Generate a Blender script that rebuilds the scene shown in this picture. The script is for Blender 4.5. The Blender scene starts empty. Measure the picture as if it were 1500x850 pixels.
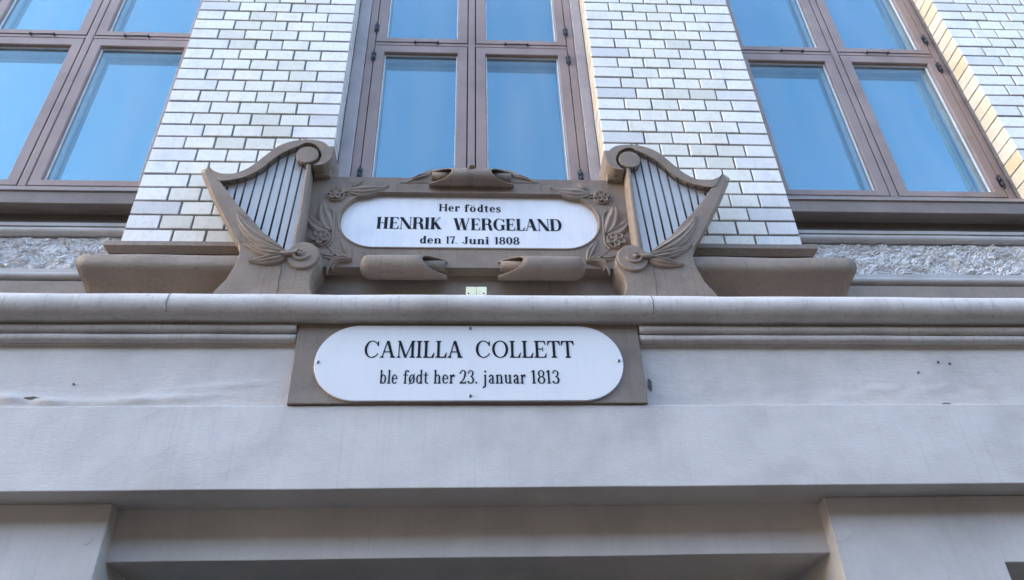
import bpy, math, random
from mathutils import Vector, Matrix, noise
from mathutils.geometry import tessellate_polygon
random.seed(7)
sc = bpy.context.scene
col = sc.collection

# ------------------------------------------------------------------ camera
FPX = 1150.0
YAW, PIT, ROL = (math.radians(a) for a in (3.8218, 35.852, -1.918))
FW = Vector((math.sin(YAW)*math.cos(PIT), math.cos(YAW)*math.cos(PIT), math.sin(PIT)))
R0 = Vector((math.cos(YAW), -math.sin(YAW), 0)); U0 = R0.cross(FW)
RT = R0*math.cos(ROL) + U0*math.sin(ROL); UP = -R0*math.sin(ROL) + U0*math.cos(ROL)
CAM = Vector((0.0, -2.3, 1.6))
cd = bpy.data.cameras.new('camera'); co = bpy.data.objects.new('camera', cd); col.objects.link(co)
m = Matrix((RT, UP, -FW)).transposed().to_4x4(); m.translation = CAM
co.matrix_world = m
cd.sensor_width = 36; cd.sensor_fit = 'HORIZONTAL'; cd.lens = FPX/1500*36
cd.clip_start = .05; cd.clip_end = 600
sc.camera = co

# ------------------------------------------------------------------ light
SUN_EL, SUN_ROT = math.radians(24), math.radians(-82)
w = bpy.data.worlds.new('World'); sc.world = w; w.use_nodes = True
nt = w.node_tree; bg = nt.nodes['Background']
sky = nt.nodes.new('ShaderNodeTexSky'); sky.sky_type = 'NISHITA'; sky.sun_disc = False
sky.sun_elevation = SUN_EL; sky.sun_rotation = SUN_ROT
sky.air_density = 1.0; sky.dust_density = 1.8; sky.ozone_density = 0.5
nt.links.new(sky.outputs[0], bg.inputs[0]); bg.inputs[1].default_value = 0.15
sd = Vector((math.sin(SUN_ROT)*math.cos(SUN_EL), math.cos(SUN_ROT)*math.cos(SUN_EL), math.sin(SUN_EL)))
sl = bpy.data.lights.new('sun', 'SUN'); sl.energy = 3.0; sl.angle = math.radians(.5); sl.color = (1, .93, .82)
so = bpy.data.objects.new('sun', sl); col.objects.link(so); so.rotation_euler = sd.to_track_quat('Z', 'Y').to_euler()
so.location = (-6, 8, 14)
sc.view_settings.view_transform = 'Standard'; sc.view_settings.look = 'None'
sc.view_settings.exposure = 2.95; sc.view_settings.gamma = 1

# ------------------------------------------------------------------ helpers
def P(x, y, Y=0.0):
    """the point of the plane at depth Y that lies at photograph position (x, y)"""
    d = FW*FPX + RT*(x-750) - UP*(y-425)
    p = CAM + d*((Y-CAM.y)/d.y)
    return p.x, p.z
def Z(y, Y, x=685): return P(x, y, Y)[1]

class MB:
    def __init__(s): s.v = []; s.f = []; s.smooth = []
    def add(s, vs, fs, smooth=False):
        b = len(s.v); s.v += [Vector(q) for q in vs]
        for f in fs: s.f.append([b+i for i in f]); s.smooth.append(smooth)
        return s
    def box(s, x0, x1, y0, y1, z0, z1):
        if x0 > x1: x0, x1 = x1, x0
        return s.add([(x0,y0,z0),(x1,y0,z0),(x1,y1,z0),(x0,y1,z0),(x0,y0,z1),(x1,y0,z1),(x1,y1,z1),(x0,y1,z1)],
            [(0,1,5,4),(1,2,6,5),(2,3,7,6),(3,0,4,7),(4,5,6,7),(3,2,1,0)])
    def prism(s, pts, y0, y1, back=None):
        """outline in XZ with its front at y0 and its back at y1"""
        back = back or pts; n = len(pts)
        a = sum(pts[i][0]*pts[(i+1)%n][1]-pts[(i+1)%n][0]*pts[i][1] for i in range(n))
        if a < 0: pts = pts[::-1]; back = back[::-1]
        tri = tessellate_polygon([[Vector((p[0], p[1], 0)) for p in pts]])
        vs = [(p[0], y0, p[1]) for p in pts] + [(p[0], y1, p[1]) for p in back]
        fs = []
        for t in tri:
            q = [pts[i] for i in t]
            ar = (q[1][0]-q[0][0])*(q[2][1]-q[0][1])-(q[2][0]-q[0][0])*(q[1][1]-q[0][1])
            t = tuple(t) if ar > 0 else tuple(t)[::-1]
            fs.append(t); fs.append(tuple(i+n for i in t[::-1]))
        fs += [(i, i+n, (i+1)%n+n, (i+1)%n) for i in range(n)]
        return s.add(vs, fs)
    def ngon(s, pts, y0, y1, back=None):
        back = back or pts; n = len(pts)
        a = sum(pts[i][0]*pts[(i+1)%n][1]-pts[(i+1)%n][0]*pts[i][1] for i in range(n))
        if a < 0: pts = pts[::-1]; back = back[::-1]
        vs = [(p[0], y0, p[1]) for p in pts] + [(p[0], y1, p[1]) for p in back]
        return s.add(vs, [tuple(range(n)), tuple(range(2*n-1, n-1, -1))] + [(i, i+n, (i+1)%n+n, (i+1)%n) for i in range(n)])
    def tube(s, pts, rads, seg=8, caps=True):
        n = len(pts); pts = [Vector(p) for p in pts]
        if not hasattr(rads, '__len__'): rads = [rads]*n
        vs = []; up = None
        for i, p in enumerate(pts):
            t = (pts[min(i+1, n-1)]-pts[max(i-1, 0)]).normalized()
            if up is None: up = Vector((0,0,1)) if abs(t.z) < .9 else Vector((0,1,0))
            a = t.cross(up).normalized(); b = a.cross(t).normalized(); up = b
            for k in range(seg):
                th = 2*math.pi*k/seg; vs.append(p + (a*math.cos(th)+b*math.sin(th))*rads[i])
        fs = [(i*seg+k, i*seg+(k+1)%seg, (i+1)*seg+(k+1)%seg, (i+1)*seg+k) for i in range(n-1) for k in range(seg)]
        s.add(vs, fs, True)
        if caps: s.add(vs[:seg], [tuple(range(seg))[::-1]]); s.add(vs[-seg:], [tuple(range(seg))])
        return s
    def dome(s, cx, cz, y0, r, h, seg=20, rings=5, rz=None):
        rz = rz or r
        vs = [(cx, y0-h, cz)]
        for j in range(1, rings+1):
            a = math.pi/2*j/rings
            vs += [(cx+r*math.sin(a)*math.cos(2*math.pi*k/seg), y0-h*math.cos(a), cz+rz*math.sin(a)*math.sin(2*math.pi*k/seg)) for k in range(seg)]
        fs = [(0, 1+k, 1+(k+1)%seg) for k in range(seg)]
        fs += [(1+(j-1)*seg+k, 1+j*seg+k, 1+j*seg+(k+1)%seg, 1+(j-1)*seg+(k+1)%seg) for j in range(1, rings) for k in range(seg)]
        return s.add(vs, fs, True)
    def sweep_x(s, prof, xs, amp=0.0, fr=3.0, seed=0.0, caps=True, smooth=False):
        """closed profile of (Y, Z) carried along X, slightly uneven like layers of old paint"""
        n = len(prof); vs = []
        for x in xs:
            for k, (y, z) in enumerate(prof):
                d = amp*noise.noise(Vector((x*fr, z*fr*3, seed+y*4)))
                d2 = amp*.6*noise.noise(Vector((x*fr*2.3, seed+9+z*5, y*6)))
                vs.append((x, y+d, z+d2))
        m_ = len(xs)
        fs = [(i*n+k, i*n+(k+1)%n, (i+1)*n+(k+1)%n, (i+1)*n+k) for i in range(m_-1) for k in range(n)]
        s.add(vs, fs, smooth)
        if caps: s.add(vs[:n], [tuple(range(n))[::-1]]); s.add(vs[-n:], [tuple(range(n))])
        return s
    def build(s, name, mat, parent=None, bevel=0, seg=2, smooth_angle=None, normals=True):
        me = bpy.data.meshes.new(name)
        off = parent_loc(parent) if parent is not None else Vector((0,0,0))
        o = bpy.data.objects.new(name, me); col.objects.link(o)
        if parent is None and s.v:
            lo = Vector([min(q[i] for q in s.v) for i in range(3)]); hi = Vector([max(q[i] for q in s.v) for i in range(3)])
            off = Vector(((lo.x+hi.x)/2, (lo.y+hi.y)/2, lo.z)); o.location = off
        me.from_pydata([q-off for q in s.v], [], s.f)
        for p, sm in zip(me.polygons, s.smooth): p.use_smooth = sm
        me.materials.append(mat)
        if normals:
            import bmesh
            bm = bmesh.new(); bm.from_mesh(me); bmesh.ops.remove_doubles(bm, verts=bm.verts, dist=1e-6)
            bmesh.ops.recalc_face_normals(bm, faces=bm.faces); bm.to_mesh(me); bm.free()
        if parent is not None: o.parent = parent
        if bevel:
            b = o.modifiers.new('bevel', 'BEVEL'); b.width = bevel; b.segments = seg; b.limit_method = 'ANGLE'; b.angle_limit = math.radians(35)
            b.harden_normals = False
        WL[o] = off
        return o
WL = {}
def parent_loc(o): return WL.get(o, Vector((0,0,0)))
def thing(name, loc, label, cat, group=None):
    o = bpy.data.objects.new(name, None); o.location = loc; col.objects.link(o); o.empty_display_size = .1
    WL[o] = Vector(loc); tag(o, label, cat, group); return o
def tag(o, label=None, cat=None, group=None, kind=None):
    if label: o['label'] = label
    if cat: o['category'] = cat
    if group: o['group'] = group
    if kind: o['kind'] = kind
    return o
def rng(a, b, n): return [a+(b-a)*i/n for i in range(n+1)]
def bez(a, b, c, n):
    return [((1-t)**2*a[0]+2*t*(1-t)*b[0]+t*t*c[0], (1-t)**2*a[1]+2*t*(1-t)*b[1]+t*t*c[1]) for t in [i/n for i in range(n+1)]]
def spline(pts, k=6, closed=False):
    out = []; n = len(pts)
    rg = range(n) if closed else range(n-1)
    for i in rg:
        g = lambda j: pts[j % n] if closed else pts[max(0, min(n-1, j))]
        p0, p1, p2, p3 = g(i-1), g(i), g(i+1), g(i+2)
        for q in range(k):
            t = q/k
            out.append(tuple(.5*(2*p1[a]+(p2[a]-p0[a])*t+(2*p0[a]-5*p1[a]+4*p2[a]-p3[a])*t*t+(3*p1[a]-p0[a]-3*p2[a]+p3[a])*t**3) for a in (0, 1)))
    if not closed: out.append(tuple(pts[-1]))
    return out

# ------------------------------------------------------------------ materials
def ramp(nt, fac, stops):
    r = nt.nodes.new('ShaderNodeValToRGB'); e = r.color_ramp.elements
    e[0].position, e[0].color = stops[0][0], (*stops[0][1], 1)
    e[1].position, e[1].color = stops[-1][0], (*stops[-1][1], 1)
    for p, c in stops[1:-1]:
        q = e.new(p); q.color = (*c, 1)
    nt.links.new(fac, r.inputs[0]); return r.outputs[0]
def nz(nt, scale, detail=4, rough=.55, vec=None, st=(1,1,1), dist=0):
    g = nt.nodes.new('ShaderNodeNewGeometry'); mp = nt.nodes.new('ShaderNodeMapping'); mp.inputs['Scale'].default_value = st
    nt.links.new(vec or g.outputs['Position'], mp.inputs[0])
    n = nt.nodes.new('ShaderNodeTexNoise'); n.inputs['Scale'].default_value = scale; n.inputs['Detail'].default_value = detail
    n.inputs['Roughness'].default_value = rough; n.inputs['Distortion'].default_value = dist
    nt.links.new(mp.outputs[0], n.inputs['Vector']); return n.outputs['Fac']
def mixc(nt, fac, a, b, mode='MIX'):
    m_ = nt.nodes.new('ShaderNodeMix'); m_.data_type = 'RGBA'; m_.blend_type = mode
    for s_, v in ((m_.inputs[0], fac), (m_.inputs[6], a), (m_.inputs[7], b)):
        if hasattr(v, 'links'): nt.links.new(v, s_)
        elif isinstance(v, (int, float)): s_.default_value = v
        else: s_.default_value = (*v, 1)
    return m_.outputs[2]
def paint(name, base, dirt, rough=.5, streak=.35, bump=.25, scale=5, rust=None, spec=.3, bscale=60, brush=(1,1,6)):
    """old oil paint on plaster or metal: blotches, run-off streaks, brush marks, grime"""
    mt = bpy.data.materials.new(name); mt.use_nodes = True; n = mt.node_tree; b = n.nodes['Principled BSDF']
    blot = ramp(n, nz(n, scale, 6, .6), [(.30, tuple(c*.80 for c in base)), (.5, base), (.72, tuple(min(1, c*1.14) for c in base))])
    st = ramp(n, nz(n, 9, 5, .6, st=(10, 10, .35)), [(.54, (0,0,0)), (.74, (1,1,1))])
    c = mixc(n, streak, blot, blot)
    mu = n.nodes.new('ShaderNodeMath'); mu.operation = 'MULTIPLY'; mu.inputs[1].default_value = streak; n.links.new(st, mu.inputs[0])
    c = mixc(n, mu.outputs[0], blot, dirt)
    gr = ramp(n, nz(n, 90, 3, .7), [(.62, (0,0,0)), (.78, (.45,.45,.45))])
    c = mixc(n, gr, c, dirt)
    if rust:
        rr = ramp(n, nz(n, 7, 6, .7, st=(3, 3, .6)), [(.60, (0,0,0)), (.75, (.7,.7,.7))])
        c = mixc(n, rr, c, rust)
    n.links.new(c, b.inputs['Base Color'])
    rr2 = ramp(n, nz(n, 25, 4), [(.3, (rough*.8,)*3), (.7, (min(1, rough*1.25),)*3)]); n.links.new(rr2, b.inputs['Roughness'])
    b.inputs['Specular IOR Level'].default_value = spec
    b1 = n.nodes.new('ShaderNodeBump'); b1.inputs['Strength'].default_value = bump; b1.inputs['Distance'].default_value = .004
    n.links.new(nz(n, bscale, 5, .62, st=brush), b1.inputs['Height'])
    b2 = n.nodes.new('ShaderNodeBump'); b2.inputs['Strength'].default_value = bump*1.2; b2.inputs['Distance'].default_value = .012
    n.links.new(nz(n, 9, 4, .5), b2.inputs['Height']); n.links.new(b1.outputs[0], b2.inputs['Normal']); n.links.new(b2.outputs[0], b.inputs['Normal'])
    return mt
def plain(name, c, rough=.5, metal=0, spec=.5):
    mt = bpy.data.materials.new(name); mt.use_nodes = True; b = mt.node_tree.nodes['Principled BSDF']; n = mt.node_tree
    col_ = ramp(n, nz(n, 30, 4), [(.3, tuple(q*.88 for q in c)), (.7, tuple(min(1, q*1.08) for q in c))])
    n.links.new(col_, b.inputs['Base Color'])
    b.inputs['Roughness'].default_value = rough; b.inputs['Metallic'].default_value = metal; b.inputs['Specular IOR Level'].default_value = spec
    return mt
M = {}
M['grey'] = paint('grey_plaster_paint', (.635,.60,.57), (.48,.45,.43), .5, .30, .30, 2.6)
M['cornice'] = paint('cornice_paint', (.62,.575,.54), (.30,.28,.265), .6, .5, .35, 4, brush=(3,1,8))
M['frieze'] = paint('frieze_plaster', (.645,.60,.565), (.47,.45,.42), .5, .22, .42, 3, bscale=38, brush=(1,1,3))
M['brown'] = paint('brown_stone_paint', (.272,.212,.168), (.13,.10,.078), .6, .42, .75, 6, rust=(.27,.17,.10))
M['brown2'] = paint('grey_brown_stone_paint', (.262,.210,.170), (.15,.125,.105), .5, .35, .40, 5)
M['apron'] = paint('apron_moulding_paint', (.42,.395,.375), (.24,.22,.205), .5, .35, .35, 5)
M['wood'] = paint('window_frame_paint', (.325,.238,.212), (.20,.14,.12), .38, .25, .14, 5, bscale=120, brush=(1,1,.1))
M['rustline'] = plain('rusty_crack', (.16,.10,.06), .8)
M['recess'] = paint('sill_shade_brown', (.13,.115,.105), (.08,.07,.065), .6, .2, .3, 5)  # shade under the sill put into a darker brown
M['jamb'] = paint('jamb_plaster', (.40,.36,.37), (.28,.26,.27), .5, .3, .25, 5)
M['sill'] = paint('sill_paint', (.215,.175,.150), (.11,.09,.08), .45, .2, .3, 5, brush=(1,1,8))
M['mortar'] = paint('dark_mortar', (.20,.195,.195), (.06,.06,.065), .9, .2, .6, 20, spec=.2)
M['wall'] = paint('plain_wall', (.40,.38,.33), (.25,.24,.22), .8, .3, .4, 2)
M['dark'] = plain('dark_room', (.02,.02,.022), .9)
M['hinge'] = plain('dark_hinge_iron', (.05,.055,.065), .4, .6)
M['black'] = plain('black_lettering', (.008,.009,.012), .6, 0, .2)
M['string'] = plain('black_string_rods', (.010,.010,.013), .5)
M['screw'] = plain('screw_steel', (.45,.46,.48), .3, .9)
M['box'] = plain('pale_plastic', (.80,.80,.56), .45)
M['bead'] = plain('pale_glazing_bead', (.75,.76,.78), .35)
M['lining'] = plain('casement_lining', (.42,.42,.44), .6)
M['chip'] = plain('bare_chip', (.13,.12,.115), .9)
def enamel(name, c, dirt, rough, amt):
    mt = bpy.data.materials.new(name); mt.use_nodes = True; n = mt.node_tree; b = n.nodes['Principled BSDF']
    f = ramp(n, nz(n, 7, 6, .65, st=(1.5,1,1)), [(.46, (0,0,0)), (.75, (amt,)*3)])
    f2 = ramp(n, nz(n, 14, 3, .5, st=(5,1,.3)), [(.5, (0,0,0)), (.8, (amt*.7,)*3)])
    n.links.new(mixc(n, f2, mixc(n, f, c, dirt), dirt), b.inputs['Base Color']); b.inputs['Roughness'].default_value = rough
    bp = n.nodes.new('ShaderNodeBump'); bp.inputs['Strength'].default_value = .12; bp.inputs['Distance'].default_value = .003
    n.links.new(nz(n, 30, 4), bp.inputs['Height']); n.links.new(bp.outputs[0], b.inputs['Normal'])
    return mt
M['tablet'] = enamel('white_marble_tablet', (.84,.83,.84), (.62,.65,.71), .35, .55)
M['plate'] = enamel('white_enamel_plate', (.82,.815,.82), (.62,.66,.72), .30, .22)
M['soundboard'] = enamel('pale_soundboard_paint', (.86,.86,.86), (.66,.68,.70), .5, .5)
def brick_mat(name, lo, hi, rough):
    mt = bpy.data.materials.new(name); mt.use_nodes = True; n = mt.node_tree; b = n.nodes['Principled BSDF']
    oi = n.nodes.new('ShaderNodeObjectInfo')
    c = ramp(n, oi.outputs['Random'], [(0, lo), (.22, tuple((a*.4+q*.6) for a, q in zip(lo, hi))), (.6, hi), (1, tuple(min(1, q*1.04) for q in hi))])
    st = ramp(n, nz(n, 45, 5, .7), [(.52, (0,0,0)), (.78, (.5,.5,.5))])
    c = mixc(n, st, c, tuple(q*.62 for q in lo))
    st2 = ramp(n, nz(n, 5, 5, .7, st=(2,1,1)), [(.48, (0,0,0)), (.75, (.55,.55,.55))])
    c = mixc(n, st2, c, tuple(q*.80 for q in lo))
    n.links.new(c, b.inputs['Base Color'])
    r = n.nodes.new('ShaderNodeMapRange'); r.inputs['To Min'].default_value = rough*1.6; r.inputs['To Max'].default_value = rough*.6
    n.links.new(oi.outputs['Random'], r.inputs['Value']); n.links.new(r.outputs[0], b.inputs['Roughness'])
    b.inputs['Coat Weight'].default_value = .35; b.inputs['Coat Roughness'].default_value = .15
    bp = n.nodes.new('ShaderNodeBump'); bp.inputs['Strength'].default_value = .35; bp.inputs['Distance'].default_value = .004
    n.links.new(nz(n, 26, 4, .6), bp.inputs['Height']); n.links.new(bp.outputs[0], b.inputs['Normal'])
    return mt
M['brick'] = brick_mat('glazed_white_brick', (.70,.655,.54), (.86,.80,.68), .30)
M['quoin'] = brick_mat('glazed_quoin_brick', (.64,.60,.56), (.86,.81,.76), .20)
M['cream'] = brick_mat('warm_lit_reveal_brick', (.66,.54,.34), (.74,.66,.54), .55)  # warm light from the left put into the colour of these brick ends
def glass(name, refl, tint):
    mt = bpy.data.materials.new(name); mt.use_nodes = True; n = mt.node_tree; n.nodes.clear()
    out = n.nodes.new('ShaderNodeOutputMaterial'); mx = n.nodes.new('ShaderNodeMixShader')
    t = n.nodes.new('ShaderNodeBsdfTransparent'); t.inputs[0].default_value = (*tint, 1)
    g = n.nodes.new('ShaderNodeBsdfGlossy'); g.inputs['Roughness'].default_value = .015; g.inputs['Color'].default_value = (.50,.85,1,1)
    lw = n.nodes.new('ShaderNodeFresnel'); lw.inputs[0].default_value = 1.5
    ma = n.nodes.new('ShaderNodeMath'); ma.operation = 'ADD'; ma.inputs[1].default_value = refl
    n.links.new(lw.outputs[0], ma.inputs[0])
    ge = n.nodes.new('ShaderNodeNewGeometry'); fb = n.nodes.new('ShaderNodeMath'); fb.operation = 'SUBTRACT'; fb.use_clamp = True   # coating on the outer side only
    n.links.new(ma.outputs[0], fb.inputs[0]); n.links.new(ge.outputs['Backfacing'], fb.inputs[1]); ma = fb
    # thin film of dust on the pane
    df = n.nodes.new('ShaderNodeBsdfDiffuse'); df.inputs[0].default_value = (.7,.7,.7,1)
    dm = n.nodes.new('ShaderNodeMixShader')
    dn = ramp(n, nz(n, 4, 6, .6, st=(3,1,.5)), [(.30, (.02,)*3), (.8, (.13,)*3)])
    n.links.new(dn, dm.inputs[0])
    n.links.new(ma.outputs[0], mx.inputs[0]); n.links.new(t.outputs[0], mx.inputs[1]); n.links.new(g.outputs[0], mx.inputs[2])
    n.links.new(mx.outputs[0], dm.inputs[1]); n.links.new(df.outputs[0], dm.inputs[2]); n.links.new(dm.outputs[0], out.inputs[0])
    return mt
M['glass'] = glass('coated_window_glass', .055, (.80,.90,.95))
M['glass_in'] = glass('inner_window_glass', .15, (.8,.85,.9))
def rustic():
    mt = paint('rough_hewn_stone_paint', (.64,.63,.62), (.40,.38,.36), .6, .15, .6, 14, bscale=110, brush=(1,1,1))
    return mt
M['rustic'] = rustic()

# ------------------------------------------------------------------ surroundings that light the facade
def asphalt():
    mt = paint('street_paving', (.045,.043,.042), (.035,.035,.035), .85, .1, .4, 3)
    return mt
g = MB().add([(-250,-250,0),(250,-250,0),(250,250,0),(-250,250,0)], [(0,1,2,3)]).build('ground', asphalt(), normals=False); tag(g, kind='structure')
g.location = (0,0,0); g.data.transform(Matrix.Translation((0,0,0)))
# the mass of the building behind the facade, stretched unseen to block the sun
core = MB()
core.box(-34, 40, .46, 12, 0, 15)
core.box(-34, 40, .13, .46, Z(715, -.22)+.01, Z(815, -.08)+.9); core.box(3.6, 40, -.12, .46, 0, 3); core.box(-34, -3.4, -.12, .46, 0, 3)
core.box(-34, 40, .13, .455, 6.2, 15)
core.box(-34, -2.66, .14, .455, 3.2, 6.2); core.box(3.75, 40, .14, .455, 3.2, 6.2)
tag(core.build('building_wall', M['wall']), kind='structure')
# unseen row of houses added across the street, sized to hold back low sky
tb = MB().box(-70, 60, -24, -11.3, 0, 8.8)
tag(tb.build('sky_blocking_row', plain('sky_blocker_dark', (.05,.038,.03), .9)), kind='structure')

# ------------------------------------------------------------------ lower storey: lintel, side piers, fascia, frieze
YF, YP, YB = -.22, -.13, -.078          # fascia, side pier and lintel faces
zfb, zft = Z(715, YF), Z(593.5, YF)
xs = rng(-3.4, 3.6, 240)
def sheet_box(name, mat, x0, x1, y0, y1, z0, z1, parent=None, amp=.0012, nx=160, nzv=10, seed=0, bevel=.003, fr=2.2):
    """a plastered block whose face is very slightly uneven"""
    mb = MB(); X = rng(x0, x1, nx); V = rng(z0, z1, nzv); n1 = nzv+1
    vs = []
    for x in X:
        for z in V:
            e = 1
            vs.append((x, y0+amp*(noise.noise(Vector((x*fr, z*fr*2, seed)))+.5*noise.noise(Vector((x*fr*4, z*fr*6, seed+3)))), z + (amp*1.2*noise.noise(Vector((x*3, seed, z))) if z in (V[0], V[-1]) else 0)))
    b = len(vs)
    vs += [(x, y1, z0) for x in X] + [(x, y1, z1) for x in X]
    fs = [(i*n1+k, (i+1)*n1+k, (i+1)*n1+k+1, i*n1+k+1) for i in range(nx) for k in range(nzv)]
    fs += [(b+i, b+i+1, (i+1)*n1, i*n1) for i in range(nx)]
    c = b+nx+1
    fs += [(i*n1+nzv, (i+1)*n1+nzv, c+i+1, c+i) for i in range(nx)]
    fs += [tuple(range(0, n1)) + (c, b), tuple([nx*n1+k for k in range(nzv, -1, -1)] + [b+nx, c+nx])]
    mb.add(vs, fs, False)
    return mb.build(name, mat, parent, bevel=bevel)
f = sheet_box('fascia_band', M['grey'], -3.4, 3.6, YF, .13, zfb, zft, amp=.0016, seed=4)
tag(f, 'broad pale grey painted band running below the plaques', 'fascia')
# lintel between the side piers
zbb = Z(817, YB); XL = P(141, 822, YP)[0]; XR = P(1236, 812, YP)[0]
XL = P(167, 736, YP)[0]*.5 + P(133, 850, YP)[0]*.5; XR = P(1202, 727, YP)[0]*.5 + P(1244, 850, YP)[0]*.5
l = sheet_box('lintel', M['grey'], XL-.01, XR+.01, YB, .45, zbb, zfb+.002, amp=.0012, seed=12, nx=80)
tag(l, 'deep grey lintel under the band, spanning between two piers', 'lintel')
pl = sheet_box('wall_pier', M['grey'], -3.4, XL, YP, .455, 0, zfb-.0005, amp=.0012, nx=60, nzv=30, seed=21)
tag(pl, 'smooth grey pier at the lower left under the band', 'wall pier', 'grey piers below the band')
XH = P(1473, 825, YP)[0]; zh = Z(824, YP, 1473)
pr = thing('wall_pier', (XR+.3, YP, 0), 'smooth grey pier at the lower right with a dark opening beside it', 'wall pier', 'grey piers below the band')
MB().prism([(XR, 0), (XH, 0), (XH, zh), (3.6, zh), (3.6, zfb-.0005), (XR, zfb-.0005)], YP, .455).build('pier_face', M['grey'], pr, bevel=.003)
pp = MB()
pts = [P(x, y, YP-.0006) for x, y in ((1222, 778), (1232, 774), (1246, 775), (1249, 782), (1240, 788), (1238, 796), (1226, 792))]
pp.ngon(pts, YP-.0012, YP+.002); pp.build('paint_patch', M['frieze'], pr)
pts = [P(x, y, YP-.0006) for x, y in ((121, 786), (128, 783), (133, 788), (131, 796), (124, 798), (120, 793))]
MB().ngon(pts, YP-.0014, YP+.002).build('paint_patch', M['frieze'], pl)
# ground-floor glazing, deep in the shade below the lintel
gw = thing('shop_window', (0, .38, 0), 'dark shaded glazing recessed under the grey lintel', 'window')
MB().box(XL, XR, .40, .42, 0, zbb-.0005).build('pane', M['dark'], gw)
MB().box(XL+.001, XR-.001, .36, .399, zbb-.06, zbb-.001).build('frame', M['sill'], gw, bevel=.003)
# frieze
YZ = -.196; z509 = Z(509, YZ)
fr = MB(); nx, nzv = 340, 26; X = rng(-3.4, 3.6, nx); V = rng(zft-.01, z509+.03, nzv)
xbl, xbr = P(429, 533, -.225)[0], P(941, 533, -.225)[0]
def ripple(x, z):
    d = .0016*noise.noise(Vector((x*2.1, z*5, 1))) + .0008*noise.noise(Vector((x*9, z*22, 5)))
    # swollen plaster along the foot of the left frieze and flaking at the right
    a = math.exp(-((z-(zft+.035+.012*math.sin(x*7)))/.012)**2)*max(0, min(1, (-.62-x)*3))*.014
    b = math.exp(-((z-(zft+.06+.03*(x-1.2)))/.02)**2)*math.exp(-((x-1.45)/.45)**2)*.006*noise.noise(Vector((x*24, z*34, 2)))
    c = .005*math.exp(-((z-(zft+.075+.10*(x+.75)))/.008)**2)*math.exp(-((x+.74)/.13)**2)
    return d - a*(.6+.8*noise.noise(Vector((x*16, z*30, 8)))) - b - c
fr.add([(x, YZ+ripple(x, z), z) for x in X for z in V], [(i*(nzv+1)+k, (i+1)*(nzv+1)+k, (i+1)*(nzv+1)+k+1, i*(nzv+1)+k+1) for i in range(nx) for k in range(nzv)], True)
fr.add([(-3.4, YZ+.01, zft-.01), (3.6, YZ+.01, zft-.01), (3.6, .128, zft-.01), (-3.4, .128, zft-.01), (-3.4, YZ+.01, z509+.03), (3.6, YZ+.01, z509+.03), (3.6, .128, z509+.03), (-3.4, .128, z509+.03)],
       [(1,2,6,5),(3,0,4,7),(3,2,1,0),(4,5,6,7),(2,3,7,6)])
fz = fr.build('frieze', M['frieze'], normals=False)
tag(fz, 'lumpy off-white plaster strip between the cornice mouldings and the broad band', 'frieze')
def chip(px, py, w_, h_, n=9, seed=0):
    rnd = random.Random(seed); x, z = P(px, py, YZ-.001)
    pts = [(x+w_*math.cos(2*math.pi*k/n)*rnd.uniform(.5, 1), z+h_*math.sin(2*math.pi*k/n)*rnd.uniform(.5, 1)) for k in range(n)]
    o = MB().ngon(pts, YZ-.0045, YZ+.004).build('paint_chip', M['chip'], fz)
    return o
chip(952, 564, .009, .026, seed=1); chip(48, 584, .032, .006, seed=2); chip(1374, 531, .004, .006, seed=3)
chip(1391, 533, .004, .005, seed=4); chip(1345, 546, .003, .005, seed=5); chip(108, 563, .004, .004, seed=6)
chip(1385, 592, .022, .004, seed=7)

# ------------------------------------------------------------------ cornice
def el(y): 
    z_ = Z(y, 0); return math.atan2(z_-CAM.z, -CAM.y)
def roll(y0, y1, Yc):
    """centre and radius of a round moulding seen between two heights"""
    a, b = el(y0), el(y1); mid = (a+b)/2; dist = (Yc-CAM.y)/math.cos(mid)
    return Yc, CAM.z+dist*math.sin(mid), dist*math.sin((a-b)/2)
def circ(yc, zc, r, a0=-100, a1=120, n=16):
    # angles measured from the outward (-Y) direction, upwards positive; closed towards the wall
    pts = [(yc-r*math.cos(math.radians(a)), zc+r*math.sin(math.radians(a))) for a in rng(a0, a1, n)]
    return pts
cor = thing('cornice', (0, -.2, z509), 'long grey rounded cornice moulding across the whole facade', 'cornice')
yc, zc, r1 = roll(432.5, 474, -.245)
prof = circ(yc, zc, r1, -100, 75, 18) + [(-.20, zc+r1-.004), (.02, zc+r1-.004), (.02, zc-r1), (-.19, zc-r1)]
ZLEDGE = zc+r1-.004
cx_ = rng(-3.4, 3.6, 420)
MB().sweep_x(prof, cx_, .0030, 2.6, 3, smooth=False).build('round_moulding', M['cornice'], cor)
for o in [bpy.data.objects['round_moulding']]:
    for p in o.data.polygons:
        p.use_smooth = len(p.vertices) == 4
BX0, BX1 = xbl, xbr
for px_ in (243, 957):      # section joints showing through the paint of the round moulding
    xj = P(px_, 445, -.29)[0]
    MB().tube([(xj+.006*noise.noise(Vector((a*.08, px_, 0))), yc-(r1+.0012)*math.cos(math.radians(a)), zc+(r1+.0012)*math.sin(math.radians(a))) for a in rng(-50, 70, 14)], .0011, 5).build('joint', M['chip'], cor)
y2, z2, r2 = roll(476.5, 489.5, -.222); y3, z3, r3 = roll(490.5, 503, -.214)
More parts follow.
